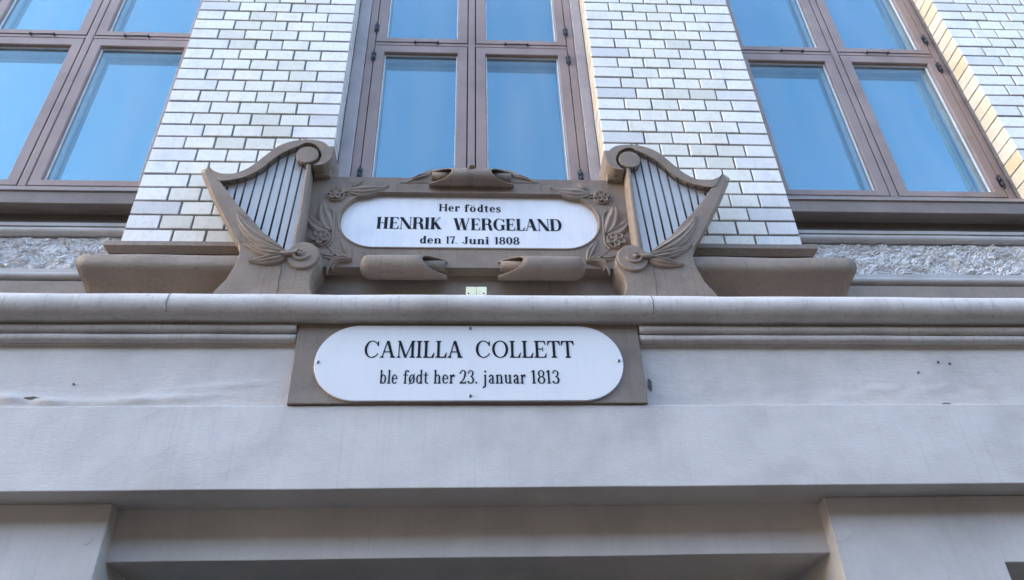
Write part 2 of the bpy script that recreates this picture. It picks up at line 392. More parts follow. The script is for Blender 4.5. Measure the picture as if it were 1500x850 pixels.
for x0, x1 in ((-3.4, BX0-.004), (BX1+.004, 3.6)):
    X = rng(x0, x1, 180)
    q = circ(y2, z2, r2, -95, 95, 10) + [(-.1, z2+r2), (-.1, z2-r2)]
    o = MB().sweep_x(q, X, .0025, 2.6, 5).build('upper_bead', M['cornice'], cor)
    for p in o.data.polygons: p.use_smooth = len(p.vertices) == 4
    q = circ(y3, z3, r3, -95, 95, 10) + [(-.1, z3+r3), (-.1, z3-r3)]
    o = MB().sweep_x(q, X, .0022, 2.6, 7).build('lower_bead', M['cornice'], cor)
    for p in o.data.polygons: p.use_smooth = len(p.vertices) == 4
    q = [(-.205, z3-r3-.004), (-.205, z2+r2+.004), (-.212, zc-r1+.02), (-.1, zc-r1+.02), (-.1, z3-r3-.004)]
    MB().sweep_x(q, X, .001, 2, 9).build('cove', M['cornice'], cor)

# ------------------------------------------------------------------ lettering
def arc(cx, cy, rx, ry, a0, a1, Tx, ty, n=20, tp0=1, tp1=1):
    o = []; i_ = []
    for k in range(n+1):
        t = k/n; a = math.radians(a0+(a1-a0)*t)
        f_ = tp0+(tp1-tp0)*t
        o.append((cx+rx*math.cos(a), cy+ry*math.sin(a))); i_.append((cx+(rx-Tx*f_)*math.cos(a), cy+(ry-ty)*math.sin(a)))
    return o + i_[::-1]
def ring(cx, cy, rx, ry, Tx, ty):
    return [arc(cx, cy, rx, ry, -90, 90, Tx, ty), arc(cx, cy, rx, ry, 90, 270, Tx, ty)]
def rect(x0, y0, x1, y1): return [(x0,y0),(x1,y0),(x1,y1),(x0,y1)]
def diag(x0, y0, x1, y1, w_): return [(x0-w_/2,y0),(x0+w_/2,y0),(x1+w_/2,y1),(x1-w_/2,y1)]
def dot(cx, cy, r, ry=None): return [(cx+r*math.cos(2*math.pi*k/14), cy+(ry or r)*math.sin(2*math.pi*k/14)) for k in range(14)]
def stroke(pts, ws, k=5):
    sp = spline(pts, k); n = len(sp); L = []; R_ = []
    for i, p in enumerate(sp):
        a = sp[max(0, i-1)]; b = sp[min(n-1, i+1)]; dx, dy = b[0]-a[0], b[1]-a[1]; l_ = math.hypot(dx, dy) or 1
        t = i/(n-1)*(len(ws)-1); j = min(int(t), len(ws)-2); w_ = (ws[j]+(ws[j+1]-ws[j])*(t-j))/2
        L.append((p[0]-dy/l_*w_, p[1]+dx/l_*w_)); R_.append((p[0]+dy/l_*w_, p[1]-dx/l_*w_))
    return L + R_[::-1]
class Face:
    """a small roman type: T thick stroke, t thin stroke, s serif overhang"""
    def __init__(s, T, t, ser, xh, brk, wd=1.0): s.T=T; s.t=t; s.s=ser; s.xh=xh; s.b=brk; s.wd=wd
    def serif(s, xc, w_, y, d, l=1, r=1):
        """serif at height y, glyph body in direction d"""
        a, b = xc-w_/2, xc+w_/2; h = s.t
        out = [rect(a-s.s*l, min(y, y+d*h), b+s.s*r, max(y, y+d*h))]
        if s.b: out.append([(a-s.s*.6*l, y+d*h*.9), (b+s.s*.6*r, y+d*h*.9), (b, y+d*(h+s.b)), (a, y+d*(h+s.b))])
        return out
    def stem(s, x, y0, y1, w_=None, bot=1, top=1, tl=1, tr=1, bl=1, br=1):
        w_ = w_ or s.T; out = [rect(x-w_/2, y0, x+w_/2, y1)]
        if bot: out += s.serif(x, w_, y0, 1, bl, br)
        if top == 1: out += s.serif(x, w_, y1, -1, tl, tr)
        if top == 2: out.append([(x-w_/2-s.s*.9, y1-s.t*1.5), (x-w_/2, y1-s.t*2.6), (x+w_/2, y1-s.t*2), (x+w_/2, y1+.005)])
        return out
    def glyph(s, c):
        T, t, S, xh = s.T, s.t, s.s, s.xh; k = s.wd; g = []; m_ = S+T/2+.02
        if c == ' ': return [], .45
        if c == '.': return [dot(.07, .065, .062)], .14
        if c == 'I': return s.stem(m_, 0, 1), 2*m_
        if c == 'H':
            W = .80*k; return s.stem(m_, 0, 1)+s.stem(W-m_, 0, 1)+[rect(m_, .48, W-m_, .48+t)], W
        if c == 'E':
            W = .66*k; x = m_
            g = s.stem(x, 0, 1)+[rect(x, 0, W-.03, t), rect(x, 1-t, W-.07, 1), rect(x, .49, W-.20, .49+t)]
            g += [[(W-.14, t*.5), (W-.04, t*.5), (W, .27), (W-.025, .27)], [(W-.16, 1-t*.5), (W-.07, 1-t*.5), (W-.045, .76), (W-.07, .76)], rect(W-.21, .37, W-.18, .64)]
            return g, W
        if c == 'L':
            W = .60*k; x = m_
            return s.stem(x, 0, 1)+[rect(x, 0, W-.03, t), [(W-.16, t*.5), (W-.04, t*.5), (W, .30), (W-.025, .30)]], W
        if c == 'T':
            W = .68*k; x = W/2
            return s.stem(x, 0, 1, top=0)+[rect(.02, 1-t, W-.02, 1), [(.02, 1-t*.5), (.14, 1-t*.5), (.03, .74), (.0, .74)], [(W-.14, 1-t*.5), (W-.02, 1-t*.5), (W, .74), (W-.03, .74)]], W
        if c == 'N':
            W = .80*k; a, b = S+t/2+.04, W-S-t/2-.02
            return s.stem(a, 0, 1, t, top=0)+s.stem(b, 0, 1, t, bot=0)+[diag(b-t*.6, 0, a, 1, T*1.15), rect(a-S-t, 1-t, a, 1)], W
        if c == 'M':
            W = .98*k; a, b = S+t/2+.02, W-S-T/2
            return s.stem(a+.02, 0, 1, t, top=0)+s.stem(b, 0, 1, T, top=0)+[diag(W/2-.0, 0, a+.03, 1, T), diag(W/2, 0, b-T*.1, 1, t*1.2), rect(a-S, 1-t, a+.05, 1), rect(b, 1-t, b+T/2+S, 1)], W
        if c == 'A':
            W = .78*k; ap = W*.47; a, b = S+t/2, W-S-T/2
            g = [diag(a, 0, ap-T*.2, 1, t*1.15), diag(b, 0, ap, 1.0, T*1.1), rect(a+(ap-a)*.34, .32, b-(b-ap)*.30, .32+t)]
            g += s.serif(a, t, 0, 1)+s.serif(b, T, 0, 1); return g, W
        if c == 'R' or c == 'K' or c == 'D':
            W = (.76 if c != 'D' else .80)*k; x = m_; g = s.stem(x, 0, 1)
            if c == 'D': g += [arc(W-.38, .5, .38, .5, -90, 90, T, t), rect(x, 0, W-.37, t), rect(x, 1-t, W-.37, 1)]
            elif c == 'R':
                g += [arc(W-.34, .745, .27, .255, -90, 90, T*.95, t), rect(x, .49, W-.33, .49+t), rect(x, 1-t, W-.33, 1)]
                g += [stroke([(W-.33, .5), (W-.19, .40), (W-.14, .18), (W-.10, .04), (W, .05)], [t, T*.9, T, T*.7, t*.8])]
            else:
                g += [diag(x, .38, W-.16, 1, t*1.3), diag(W-.14, 0, x+.16, .56, T*1.1)]+s.serif(W-.14, T, 0, 1)+s.serif(W-.15, t, 1, -1); 
            return g, W
        if c == 'W':
            W = 1.10*k; p = [S+.04, W*.31, W*.5, W*.70, W-S-.02]
            g = [diag(p[1], 0, p[0]+.02, 1, T), diag(p[1], 0, p[2], 1, t*1.2), diag(p[3], 0, p[2], 1, T), diag(p[3], 0, p[4]-.02, 1, t*1.2)]
            return g+s.serif(p[0]+.02, T, 1, -1)+s.serif(p[4]-.02, t, 1, -1)+s.serif(p[2], T, 1, -1), W
        if c in 'OCG':
            W = (.86 if c == 'O' else .80)*k; r = W/2-.01
            if c == 'O': return ring(W/2, .5, r, .515, T, t), W
            g = [arc(W/2+.02, .5, r, .515, 90, 300 if c == 'C' else 270, T, t), arc(W/2+.02, .5, r*.95, .515, 38, 90, t*1.2, t)]
            g += [[(W-.11, .72), (W-.04, .68), (W-.035, .98), (W-.075, .98), (W-.11, .86)]]
            if c == 'C': g += [arc(W/2+.02, .5, r, .515, 299, 330, T*.35, t*1.1)]
            else: g += s.stem(W-.13, .0+t, .46, T, bot=0)+[arc(W/2+.02, .5, r*.9, .515, 270, 312, T*.3, t*1.3)]
            return g, W+.02
        if c == 'J':
            W = .50*k; x = W-m_
            return s.stem(x, .2, 1, bot=0)+[arc(x-.17+T/2, .2, .17, .2, -90, 0, T, t), arc(x-.17+T/2, .2, .15, .2, -150, -90, t, t), dot(.09, .18, .075)], W
        # lower case
        A = 1.02
        if c == 'l': return s.stem(m_, 0, A, top=2), 2*m_
        if c == 'i': return s.stem(m_, 0, xh, top=2)+[dot(m_, .90, T*.62)], 2*m_
        if c == 'j': return s.stem(m_, -.12, xh, bot=0, top=2)+[stroke([(m_, -.10), (m_-.01, -.22), (m_-.12, -.30)], [T, T*.8, t]), dot(m_-.12, -.27, T*.5), dot(m_, .90, T*.62)], 2*m_
        if c in 'nhmu' or c == 'r':
            W = (.62 if c != 'r' else .46)*k; a, b = m_, W-m_
            if c == 'u':
                return s.stem(a, .15, xh, bot=0, top=2)+s.stem(b, 0, xh, bot=0, top=2)+[arc((a+b)/2-.0, .17, (b-a)/2+T/2, .18, 180, 275, T, t*1.2), stroke([((a+b)/2, .02), (b-T*.6, .07), (b, .15)], [t*1.3, t, t]), rect(b, 0, b+T/2+S, t)], W
            g = s.stem(a, 0, A if c == 'h' else xh, top=2)
            if c == 'r': return g+[stroke([(a+T*.4, xh*.68), (a+.12, xh*.93), (W-.07, xh*.98)], [t, t*1.3, t*2]), dot(W-.075, xh*.86, T*.52)], W
            g += s.stem(b, 0, xh*.72, top=0)+[arc(b+T/2-.17, xh*.70, .17, xh*.32, 0, 90, T, t*1.3), stroke([(a, xh*.70), (a+.10, xh*.93), (b+T/2-.165, xh*1.02-t*.65)], [t, t*1.1, t*1.3])]
            return g, W
        if c in 'bd':
            W = .62*k; r = W*.36
            if c == 'b': return s.stem(m_, 0, A, bot=0, top=2)+ring(m_-T/2+r+.02, xh/2, r+.02, xh/2+.015, T, t*1.1), W
            x = W-m_; return s.stem(x, 0, A, bot=0, top=2)+[rect(x, 0, x+T/2+S, t)]+ring(x+T/2-r-.02, xh/2, r+.02, xh/2+.015, T, t*1.1), W
        if c in 'oöø':
            W = .56*k; g = ring(W/2, xh/2, W/2-.02, xh/2+.015, T, t*1.1)
            if c == 'ö': g += [dot(W/2-.11, .86, .055), dot(W/2+.11, .86, .055)]
            if c == 'ø': g += [diag(.05, -.07, W-.05, xh+.07, t*1.2)]
            return g, W
        if c == 'e':
            W = .52*k; r = W/2-.02
            return [arc(W/2, xh/2, r, xh/2+.015, 90, 270, T, t*1.1), arc(W/2, xh/2, r, xh/2+.015, 5, 90, T*.75, t*1.1), arc(W/2, xh/2, r, xh/2+.015, 270, 325, T*.4, t*1.3), rect(W/2-r+T*.6, xh*.50, W-.03, xh*.50+t)], W
        if c == 'a':
            W = .54*k; x = W-m_
            return s.stem(x, 0, xh*.7, bot=0, top=0)+[rect(x, 0, x+T/2+S, t), arc(x+T/2-.17, xh*.7, .17, xh*.31, 0, 150, T, t*1.3), dot(x-.22, xh*.80, T*.5), arc(x-.12, xh*.27, .16, xh*.28, 60, 300, T*.95, t)], W
        if c in 'ft':
            W = .42*k; x = .07+T/2+S*.6
            if c == 'f': return s.stem(x, 0, .80, top=0)+[rect(.0, xh-t, x+.20, xh), arc(x-T/2+.20, .80, .20, .22, 90, 180, T, t*1.4), dot(x+.21, .92, T*.55)], W
            return s.stem(x, .14, .84, bot=0, top=0)+[rect(.0, xh-t, x+.18, xh), arc(x-T/2+.19, .15, .19, .165, 180, 300, T, t*1.4)], W-.02
        if c == 's':
            W = .44*k
            return [stroke([(W-.07, xh*.76), (W*.62, xh*.985), (W*.33, xh*.93), (.085, xh*.75), (W*.45, xh*.53), (W-.08, xh*.28), (W*.62, xh*.04), (W*.33, xh*.01), (.05, xh*.24)], [t, t, t*1.5, T*.8, T*1.05, T*.8, t*1.5, t, t]),
                    rect(W-.085, xh*.70, W-.05, xh), rect(.03, 0, .065, xh*.30)], W
        # figures
        if c == '1': return s.stem(m_+.02, 0, 1, top=0)+[[(m_-.14, .86), (m_-.14, .83), (m_+.02-T/2, .86), (m_+.02+T/2, 1.0), (m_+.02-T*.1, 1.0)]], 2*m_+.04
        if c == '7':
            W = .56*k; return [rect(.04, .90, W-.03, 1.0), [(.04, .92), (.07, .92), (.06, .76), (.035, .76)], stroke([(W-.04, .96), (W-.22, .55), (W-.30, .0)], [t, T*.8, T*1.25])], W
        if c == '0':
            W = .58*k; return ring(W/2, .5, W/2-.02, .51, T, t), W
        if c == '8':
            W = .58*k; return ring(W/2, .745, W/2-.055, .26, T*.85, t)+ring(W/2, .26, W/2-.02, .275, T*.95, t), W
        if c == '2':
            W = .58*k; return [stroke([(.08, .74), (.13, .92), (.28, .985), (W-.11, .86), (W-.12, .62), (.28, .28), (.05, .05)], [t*2, t, t*1.2, T*.9, T, T*.6, t]), rect(.05, 0, W-.06, T*.85), stroke([(W-.09, .04), (W-.03, .20)], [t, t])], W
        if c == '3':
            W = .54*k; return [arc(W/2-.03, .755, W/2-.03, .245, -90, 140, T*.85, t), arc(W/2-.03, .265, W/2, .28, -150, 90, T, t), dot(.075, .13, T*.55), dot(.08, .80, T*.45)], W
        return [], .4
def word(txt, face, px0, px1, ybase, ytop, Y, parent, track=.07, thick=.0008, desc=None):
    """one word painted between two places on its plate"""
    polys = []; x = 0
    for ch in txt:
        g_, W = face.glyph(ch); polys += [[(a+x, b) for a, b in p] for p in g_]; x += W+track
    mx0 = min(a for p in polys for a, b in p); mx1 = max(a for p in polys for a, b in p)
    A, B = P(px0, ybase, Y), P(px1, ybase+desc if desc is not None else ybase, Y)
    zt = Z(ytop, Y, px0); H = zt-A[1]; sl_ = (B[1]-A[1])/(B[0]-A[0])
    mb = MB()
    for i, p in enumerate(polys):
        q = [(A[0]+(a-mx0)/(mx1-mx0)*(B[0]-A[0]), 0) for a, b in p]
        q = [(u[0], A[1]+b*H+sl_*(u[0]-A[0])*.0) for u, (a, b) in zip(q, p)]
        mb.prism(q, Y-thick-i*.000012, Y+.001)
    return mb.build('lettering', M['black'], parent)
def stadium(x0, x1, z0, z1, n=16, inset=0):
    x0 += inset; x1 -= inset; z0 += inset; z1 -= inset; r = (z1-z0)/2; zc_ = (z0+z1)/2
    return [(x1-r+r*math.cos(a), zc_+r*math.sin(a)) for a in rng(-math.pi/2, math.pi/2, n)] + [(x0+r+r*math.cos(a), zc_+r*math.sin(a)) for a in rng(math.pi/2, 3*math.pi/2, n)]

# ------------------------------------------------------------------ lower plaque
YQ = -.228
lp = thing('name_plaque', (0, YQ, zft), 'white rounded plate reading CAMILLA COLLETT on a brown backing board under the cornice', 'plaque')
zb0, zb1 = zft+.0008, zc-r1+.012
MB().box(BX0, BX1, YQ, -.15, zb0, zb1).build('backing_board', M['brown2'], lp, bevel=.003)
yp = YQ-.004
x0, x1 = P(460, 531, yp-.004)[0], P(913, 531, yp-.004)[0]; z0, z1 = Z(587, yp-.004), Z(477.5, yp-.004)
plate = MB().ngon(stadium(x0, x1, z0, z1, 24), yp-.004, YQ+.002).build('plate', M['plate'], lp, bevel=.0015)
roman = Face(.128, .048, .065, .62, .05, .95)
YL = yp-.0042
word('CAMILLA', roman, 533, 677.5, 524, 499.5, YL, plate, .05)
word('COLLETT', roman, 697, 842, 524, 499.5, YL, plate, .04)
rl = Face(.116, .048, .055, .66, .03, .88)
for t_, a, b in (('ble', 555.5, 581.5), ('født', 590, 627.5), ('her', 635, 666), ('23.', 673, 699), ('januar', 707, 770.5), ('1813', 778.5, 820)):
    word(t_, rl, a, b, 562, 542.5, YL, plate, .045)
for i, (px, py) in enumerate(((689, 481.5), (466, 530.5), (906.5, 528.5), (689, 580))):
    x, z = P(px, py, YL)
    s_ = MB().dome(x, z, YL, .0062, .003, 14, 4).build('screw', M['screw'], lp)
    MB().add([(x-.004, YL-.0034, z-.0007), (x+.004, YL-.0034, z-.0007), (x+.004, YL-.0034, z+.0007), (x-.004, YL-.0034, z+.0007)], [(0,1,2,3)]).add([(x-.0007, YL-.0036, z-.004), (x+.0007, YL-.0036, z-.004), (x+.0007, YL-.0036, z+.004), (x-.0007, YL-.0036, z+.004)], [(0,1,2,3)]).build('screw_slot', M['black'], s_)

# ------------------------------------------------------------------ brick piers
ZB0 = 3.4685; CO = .0714; HB = .1208; JT = .0070
def brick_mesh(L, d=.10, h=CO-JT, mats=('brick', 'brick')):
    key = (round(L, 4), mats)
    if key in BM: return BM[key]
    e = .0022; a = L/2; c = h/2
    vs = [(-a+e, 0, -c+e), (a-e, 0, -c+e), (a-e, 0, c-e), (-a+e, 0, c-e), (-a, .0022, -c), (a, .0022, -c), (a, .0022, c), (-a, .0022, c), (-a, d, -c), (a, d, -c), (a, d, c), (-a, d, c)]
    fs = [(0,1,2,3)] + [(4+k, 4+(k+1)%4, (k+1)%4, k) for k in range(4)] + [(8+k, 8+(k+1)%4, 4+(k+1)%4, 4+k) for k in range(4)]
    me = bpy.data.meshes.new('brick'); me.from_pydata(vs, [], fs); me.materials.append(M[mats[0]]); me.materials.append(M[mats[1]])
    me.polygons[8].material_index = 1     # the end that faces -X
    me.update(); BM[key] = me; return me
BM = {}
def pier(xa, xb, label, nrow=27, left_warm_lit=False, qa=True, qb=True):
    """white glazed brick pier laid in headers with long quoins in every other course"""
    t = thing('brick_pier', ((xa+xb)/2, 0, ZB0), label, 'brick pier', 'white glazed brick piers between the windows')
    MB().box(xa+.004, xb-.004, .0045, .125, ZB0-.05, ZB0+CO*nrow+.6).build('mortar', M['mortar'], t)
    wd = xb-xa; cnt = 0
    for k in range(nrow):
        z = ZB0+CO*k+(CO-JT)/2+.001; long_a = (k % 2 == 0)
        cuts = [0]; x = HB*1.5 if (long_a and qa) else HB
        while x < wd-HB*.4:
            cuts.append(x); x += HB
        if long_a and qb and abs(wd-cuts[-1]-HB*.5) < HB*.45 and len(cuts) > 2: cuts.pop()
        cuts.append(wd)
        for i in range(len(cuts)-1):
            L = cuts[i+1]-cuts[i]-JT; xm = xa+(cuts[i]+cuts[i+1])/2
            if i == 0: L += JT/2; xm -= JT/4
            if i == len(cuts)-2: L += JT/2; xm += JT/4
            edge = i in (0, len(cuts)-2)
            mats = ('quoin' if edge else 'brick', 'cream' if (left_warm_lit and i == 0) else ('quoin' if edge else 'brick'))
            o = bpy.data.objects.new('brick', brick_mesh(L, mats=mats)); col.objects.link(o); o.parent = t
            rnd = random.uniform
            o.location = Vector((xm+rnd(-.0008, .0008)*(0 if edge else 1), rnd(-.0012, .0012), z+rnd(-.0008, .0008)))-WL[t]
            o.rotation_euler = (rnd(-.010, .010), rnd(-.004, .004), rnd(-.008, .008))
            o.scale = (1+rnd(-.008, .004), 1, 1+rnd(-.02, .012)); cnt += 1
    return t
PI0, PO = .560, 1.285
fw = MB().box(2.376, 3.6, .0035, .125, 2.98, ZB0-.052).build('pier_foot', M['brown']); tag(fw, 'brown painted foot of the brick pier at the far right', 'wall', 'brown wall below the piers')
XF = 2.373
pier(-PO, -PI0, 'white glazed brick pier behind the left harp')
pier(PI0, PO, 'white glazed brick pier behind the right harp', left_warm_lit=True)
pier(XF, XF+HB*10, 'white glazed brick pier at the far right with warm light tinted into the bricks along its edge', nrow=28, left_warm_lit=True, qb=False)

# ------------------------------------------------------------------ windows
def ring_box(mb, x0, x1, z0, z1, w_, y0, y1, wt=None, wb=None, cham=0):
    """rectangular frame, mitred, with a chamfer round its inner edge"""
    wt = wt or w_; wb = wb or w_
    O = [(x0, z0), (x1, z0), (x1, z1), (x0, z1)]
    I = [(x0+w_, z0+wb), (x1-w_, z0+wb), (x1-w_, z1-wt), (x0+w_, z1-wt)]
    c = cham
    J = [(I[0][0]-c, I[0][1]-c), (I[1][0]+c, I[1][1]-c), (I[2][0]+c, I[2][1]+c), (I[3][0]-c, I[3][1]+c)]
    e = .0015
    O2 = [(x0+e, z0+e), (x1-e, z0+e), (x1-e, z1-e), (x0+e, z1-e)]
    vs = [(p[0], y0+e, p[1]) for p in O]+[(p[0], y0, p[1]) for p in O2]+[(p[0], y0, p[1]) for p in J]+[(p[0], y0+c, p[1]) for p in I]+[(p[0], y1, p[1]) for p in I]+[(p[0], y1, p[1]) for p in O]
    fs = []
    for r_ in range(5):
        for k in range(4): fs.append((r_*4+k, r_*4+(k+1)%4, (r_+1)*4+(k+1)%4, (r_+1)*4+k))
    fs += [(20+k, 20+(k+1)%4, (k+1)%4, k) for k in range(4)]
    return mb.add(vs, fs)
ZS = 3.862; ZT0, ZT1 = 4.822, 4.846; ZU = 5.62
def window(cx, hw, fo, label, hinge_l=True, hinge_r=True):
    """cx centre, hw half width of the opening, fo half width of the wooden frame"""
    t = thing('window', (cx, .12, ZS), label, 'window', 'brown painted four-light windows')
    Yw = .120; gi = fo-.036
    fm = MB()
    fm.box(cx-fo, cx-gi, Yw+.001, .20, ZS-.03, ZU+.04); fm.box(cx+gi, cx+fo, Yw+.001, .20, ZS-.03, ZU+.04)
    fm.box(cx-gi-.001, cx+gi+.001, Yw+.002, .20, ZU, ZU+.039); fm.box(cx-gi-.001, cx+gi+.001, Yw+.002, .20, ZS-.029, ZS-.002)
    fm.build('frame', M['wood'], t, bevel=.002)
    MB().box(cx-.0165, cx+.0165, Yw+.0005, .20, ZS-.001, ZU-.001).build('mullion', M['wood'], t, bevel=.004)
    tr = MB()
    tr.box(cx-gi+.002, cx-.0175, Yw+.0015, .20, ZT0+.002, ZT1-.002); tr.box(cx+.0175, cx+gi-.002, Yw+.0015, .20, ZT0+.002, ZT1-.002)
    tr.build('transom', M['wood'], t, bevel=.003)
    MB().box(cx-fo+.002, cx+fo-.002, .172, .198, ZS-.02, ZU+.03).v  # nothing behind the gaps but shade
    for sx in (-1, 1):
        for lo, hi, wb in ((ZS+.003, ZT0-.0025, .034), (ZT1+.0025, ZU-.004, .034)):
            a, b = sorted((cx+sx*.0215, cx+sx*(gi-.0035)))
            o = ring_box(MB(), a, b, lo, hi, .047, Yw, .165, wt=.052, wb=wb, cham=.004).build('sash', M['wood'], t)
            ia, ib, il, ih = a+.047, b-.047, lo+wb, hi-.052
            ring_box(MB(), ia+.0002, ib-.0002, il+.0002, ih-.0002, .0052, Yw+.016, .146, cham=.001).build('glazing_bead', M['bead'], o)
            MB().add([(ia, .142, il), (ib, .142, il), (ib, .142, ih), (ia, .142, ih)], [(0,1,2,3)]).build('pane', M['glass'], o, normals=False)
            lin = MB()
            ring_box(lin, ia-.010, ib+.010, il-.010, ih+.010, .0125, .1665, .1700)
            ring_box(lin, ia-.010, ib+.010, il-.010, ih+.010, .0160, .1705, .190)
            lin.build('inner_casement', M['lining'], o)
            MB().add([(ia-.005, .177, il-.005), (ib+.005, .177, il-.005), (ib+.005, .177, ih+.005), (ia-.005, .177, ih+.005)], [(0,1,2,3)]).build('inner_pane', M['glass_in'], o, normals=False)
    # hinges on the outer edges
    for sx, on in ((-1, hinge_l), (1, hinge_r)):
        if not on: continue
        hx = cx+sx*(gi-.0015)
        for hz in (3.955, 4.735, 4.955, 5.45):
            h = MB(); h.tube([(hx, Yw-.006, hz-.030), (hx, Yw-.006, hz-.004)], .0075, 10); h.tube([(hx, Yw-.006, hz-.001), (hx, Yw-.006, hz+.030)], .0065, 10)
            h.tube([(hx, Yw-.006, hz-.042), (hx, Yw-.006, hz-.030)], [.003, .0062], 8); h.tube([(hx, Yw-.006, hz+.030), (hx, Yw-.006, hz+.040)], [.0058, .002], 8)
            h.box(hx-.012, hx+.012, Yw-.002, Yw+.001, hz-.026, hz+.026)
            h.build('hinge', M['hinge'], t)
    # iron stay hooks across the transom
    for sx in (-1, 1):
        hx = cx+sx*.22+.0; hk = MB(); zz = ZT1-.006
        a, b = hx-.055, hx+.055
        hk.tube([(a, Yw-.008, zz), (b, Yw-.008, zz)], .0022, 6)
        for q in (a, b): hk.tube([(q, Yw+.003, zz), (q, Yw-.012, zz)], [.004, .0055], 8); hk.tube([(q, Yw-.010, zz-.008), (q, Yw-.010, zz+.007)], .003, 6)
        hk.build('stay_hook', M['hinge'], t)
    MB().box(cx-hw+.001, cx+hw-.001, .40, .41, ZS-.1, ZU+.3).build('dark_interior', M['dark'], t)
    return t
window(0.004, .56, .507, 'brown window with blue sky in its glass, centred above the tablet between the harps')
window(-1.819, .544, .542, 'brown window at the left edge above a rough stone panel')
window(1.829, .544, .544, 'brown window on the right with bricks tinted as warmly lit along its right side')
# pale plaster jambs of the centre window
for s_, lab in ((-1, 'narrow pale plaster jamb left of the centre window'), (1, 'narrow pale plaster jamb right of the centre window')):
    xa, xb = sorted((s_*.561, .004+s_*.5085))
    j = MB().box(xa, xb, .108, .24, 3.6, 6.2).build('window_jamb', M['jamb'], bevel=.003); tag(j, lab, 'window jamb', 'plaster jambs of the centre window')
# blind space behind all windows
bk = MB().box(-2.6, 3.7, .42, .45, 3.3, 6.25).build('room_wall', M['dark']); tag(bk, kind='structure')
for x0, x1, lab in ((-2.374, -2.368, 0), (XF-.0, XF+.006, 0)): pass

# ------------------------------------------------------------------ window bays: sill, mouldings, rough panel
def solveY(y0, Y0, y1, x):
    """how far back a level underside reaches between two heights in view"""
    z = Z(y0, Y0, x); a, b = Y0, Y0+.5
    for _ in range(40):
        m_ = (a+b)/2
        if Z(y1, m_, x) < z: a = m_
        else: b = m_
    return (a+b)/2
def bay(xa, xb, side):
    px = 1330
    ys = .004
    zs0 = ZS-.003; zf1 = Z(295, ys, px); zf0 = Z(312, ys, px); yb_ = min(.085, solveY(312, ys, 327, px))
    lr = 'left' if side < 0 else 'right'
    X = rng(xa, xb, 50)
    s = MB().sweep_x([(ys-.006, zf1+.001), (ys-.004, zf1+.004), (.118, zs0), (.118, zf0), (ys+.002, zf0), (ys, zf0+.003), (ys, zf1-.003), (ys-.006, zf1-.002)], X, .0012, 3, side)
    o = s.build('window_sill', M['sill'], bevel=.002)
    tag(o, 'dark brown window sill under the %s window' % lr, 'window sill', 'brown sills of the side windows')
    # moulded apron
    ap = thing('apron', ((xa+xb)/2, .05, 3.1), 'moulded apron with a strip of rough hewn stone under the %s window' % lr, 'wall panel', 'aprons under the side windows')
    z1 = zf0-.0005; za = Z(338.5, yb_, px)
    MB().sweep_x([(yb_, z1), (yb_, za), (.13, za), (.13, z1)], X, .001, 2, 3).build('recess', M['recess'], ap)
    yu = yb_-.022
    zu1 = Z(338.5, yu, px)
    # upper moulding: fillet, groove, round
    pr_ = [(yu, zu1), (yu, Z(343, yu, px)), (yu+.006, Z(343.6, yu+.006, px)), (yu+.006, Z(345, yu+.006, px))]
    c1 = circ(*roll_at(345, 358, yu+.005, px), -95, 85, 8)[::-1]
    pr_ += c1 + [(yu+.03, Z(359, yu+.02, px)), (.13, Z(359, yu+.02, px)), (.13, zu1)]
    MB().sweep_x(pr_, X, .0012, 3, 5).build('upper_moulding', M['apron'], ap)
    zr1 = Z(358, .05, px); zr0 = Z(404, .05, px)
    # rough stone
    nx, nv = 420, 44; gx = rng(xa+.035, xb-.035, nx); gz = rng(zr0-.004, zr1+.006, nv); vs = []
    for x in gx:
        for z in gz:
            e = min(1, (x-gx[0])/.02, (gx[-1]-x)/.02, (z-gz[0])/.01, (gz[-1]-z)/.01)
            p = Vector((x*26+side*50, 0, z*34))
            w_ = p+Vector((1.3*noise.noise(p*.5), 0, 1.3*noise.noise(p*.5+Vector((9,9,9)))))
            h = .35+.35*noise.noise(w_*.5)
            for sc_, am in ((1.5, .60), (3.4, .40)):
                c_ = noise.voronoi(w_*sc_)[1][0]; rv = noise.random_vector_at(c_) if False else noise.noise_vector(c_*7.3+Vector((5,1,2)))
                h += am*(.30*rv.x+(w_*sc_-c_).dot(rv)*1.1)
            h += .16*noise.noise(w_*7)
            vs.append((x+.004*noise.noise(p*2), .064-.026*max(0, e)*max(0, h), z+.004*noise.noise(p*2+Vector((3,3,3)))))
    fs = [(i*(nv+1)+k, (i+1)*(nv+1)+k, (i+1)*(nv+1)+k+1, i*(nv+1)+k+1) for i in range(nx) for k in range(nv)]
    MB().add(vs, fs, False).build('rough_stone', M['rustic'], ap, normals=False)
    MB().box(xa+.001, xb-.001, .067, .129, zr0-.002, zr1+.002).build('panel_bed', M['apron'], ap)
    for a, b in ((xa, xa+.034), (xb-.034, xb)):
        q = MB(); q.box(a+.0015, b-.0015, yu+.012, .066, zr0-.001, zr1+.001)
        q.build('side_fillet', M['apron'], ap, bevel=.006)
    # lower mouldings
    yl = .030
    zl1 = zr0
    pr_ = [(yl+.012, zl1), (yl+.010, Z(407, yl+.01, px))]
    pr_ += circ(*roll_at(407.5, 417, yl+.004, px), -95, 85, 8)[::-1]
    pr_ += [(yl+.012, Z(418.5, yl+.012, px)), (.13, Z(418.5, yl+.012, px)), (.13, zl1)]
    MB().sweep_x(pr_, X, .0012, 3, 8).build('lower_moulding', M['apron'], ap)
    MB().sweep_x([(yl, Z(419, yl, px)), (yl, ZLEDGE-.02), (.129, ZLEDGE-.02), (.129, Z(419, yl, px))], X, .001, 3, 8).build('brown_band', M['brown2'], ap, bevel=.002)
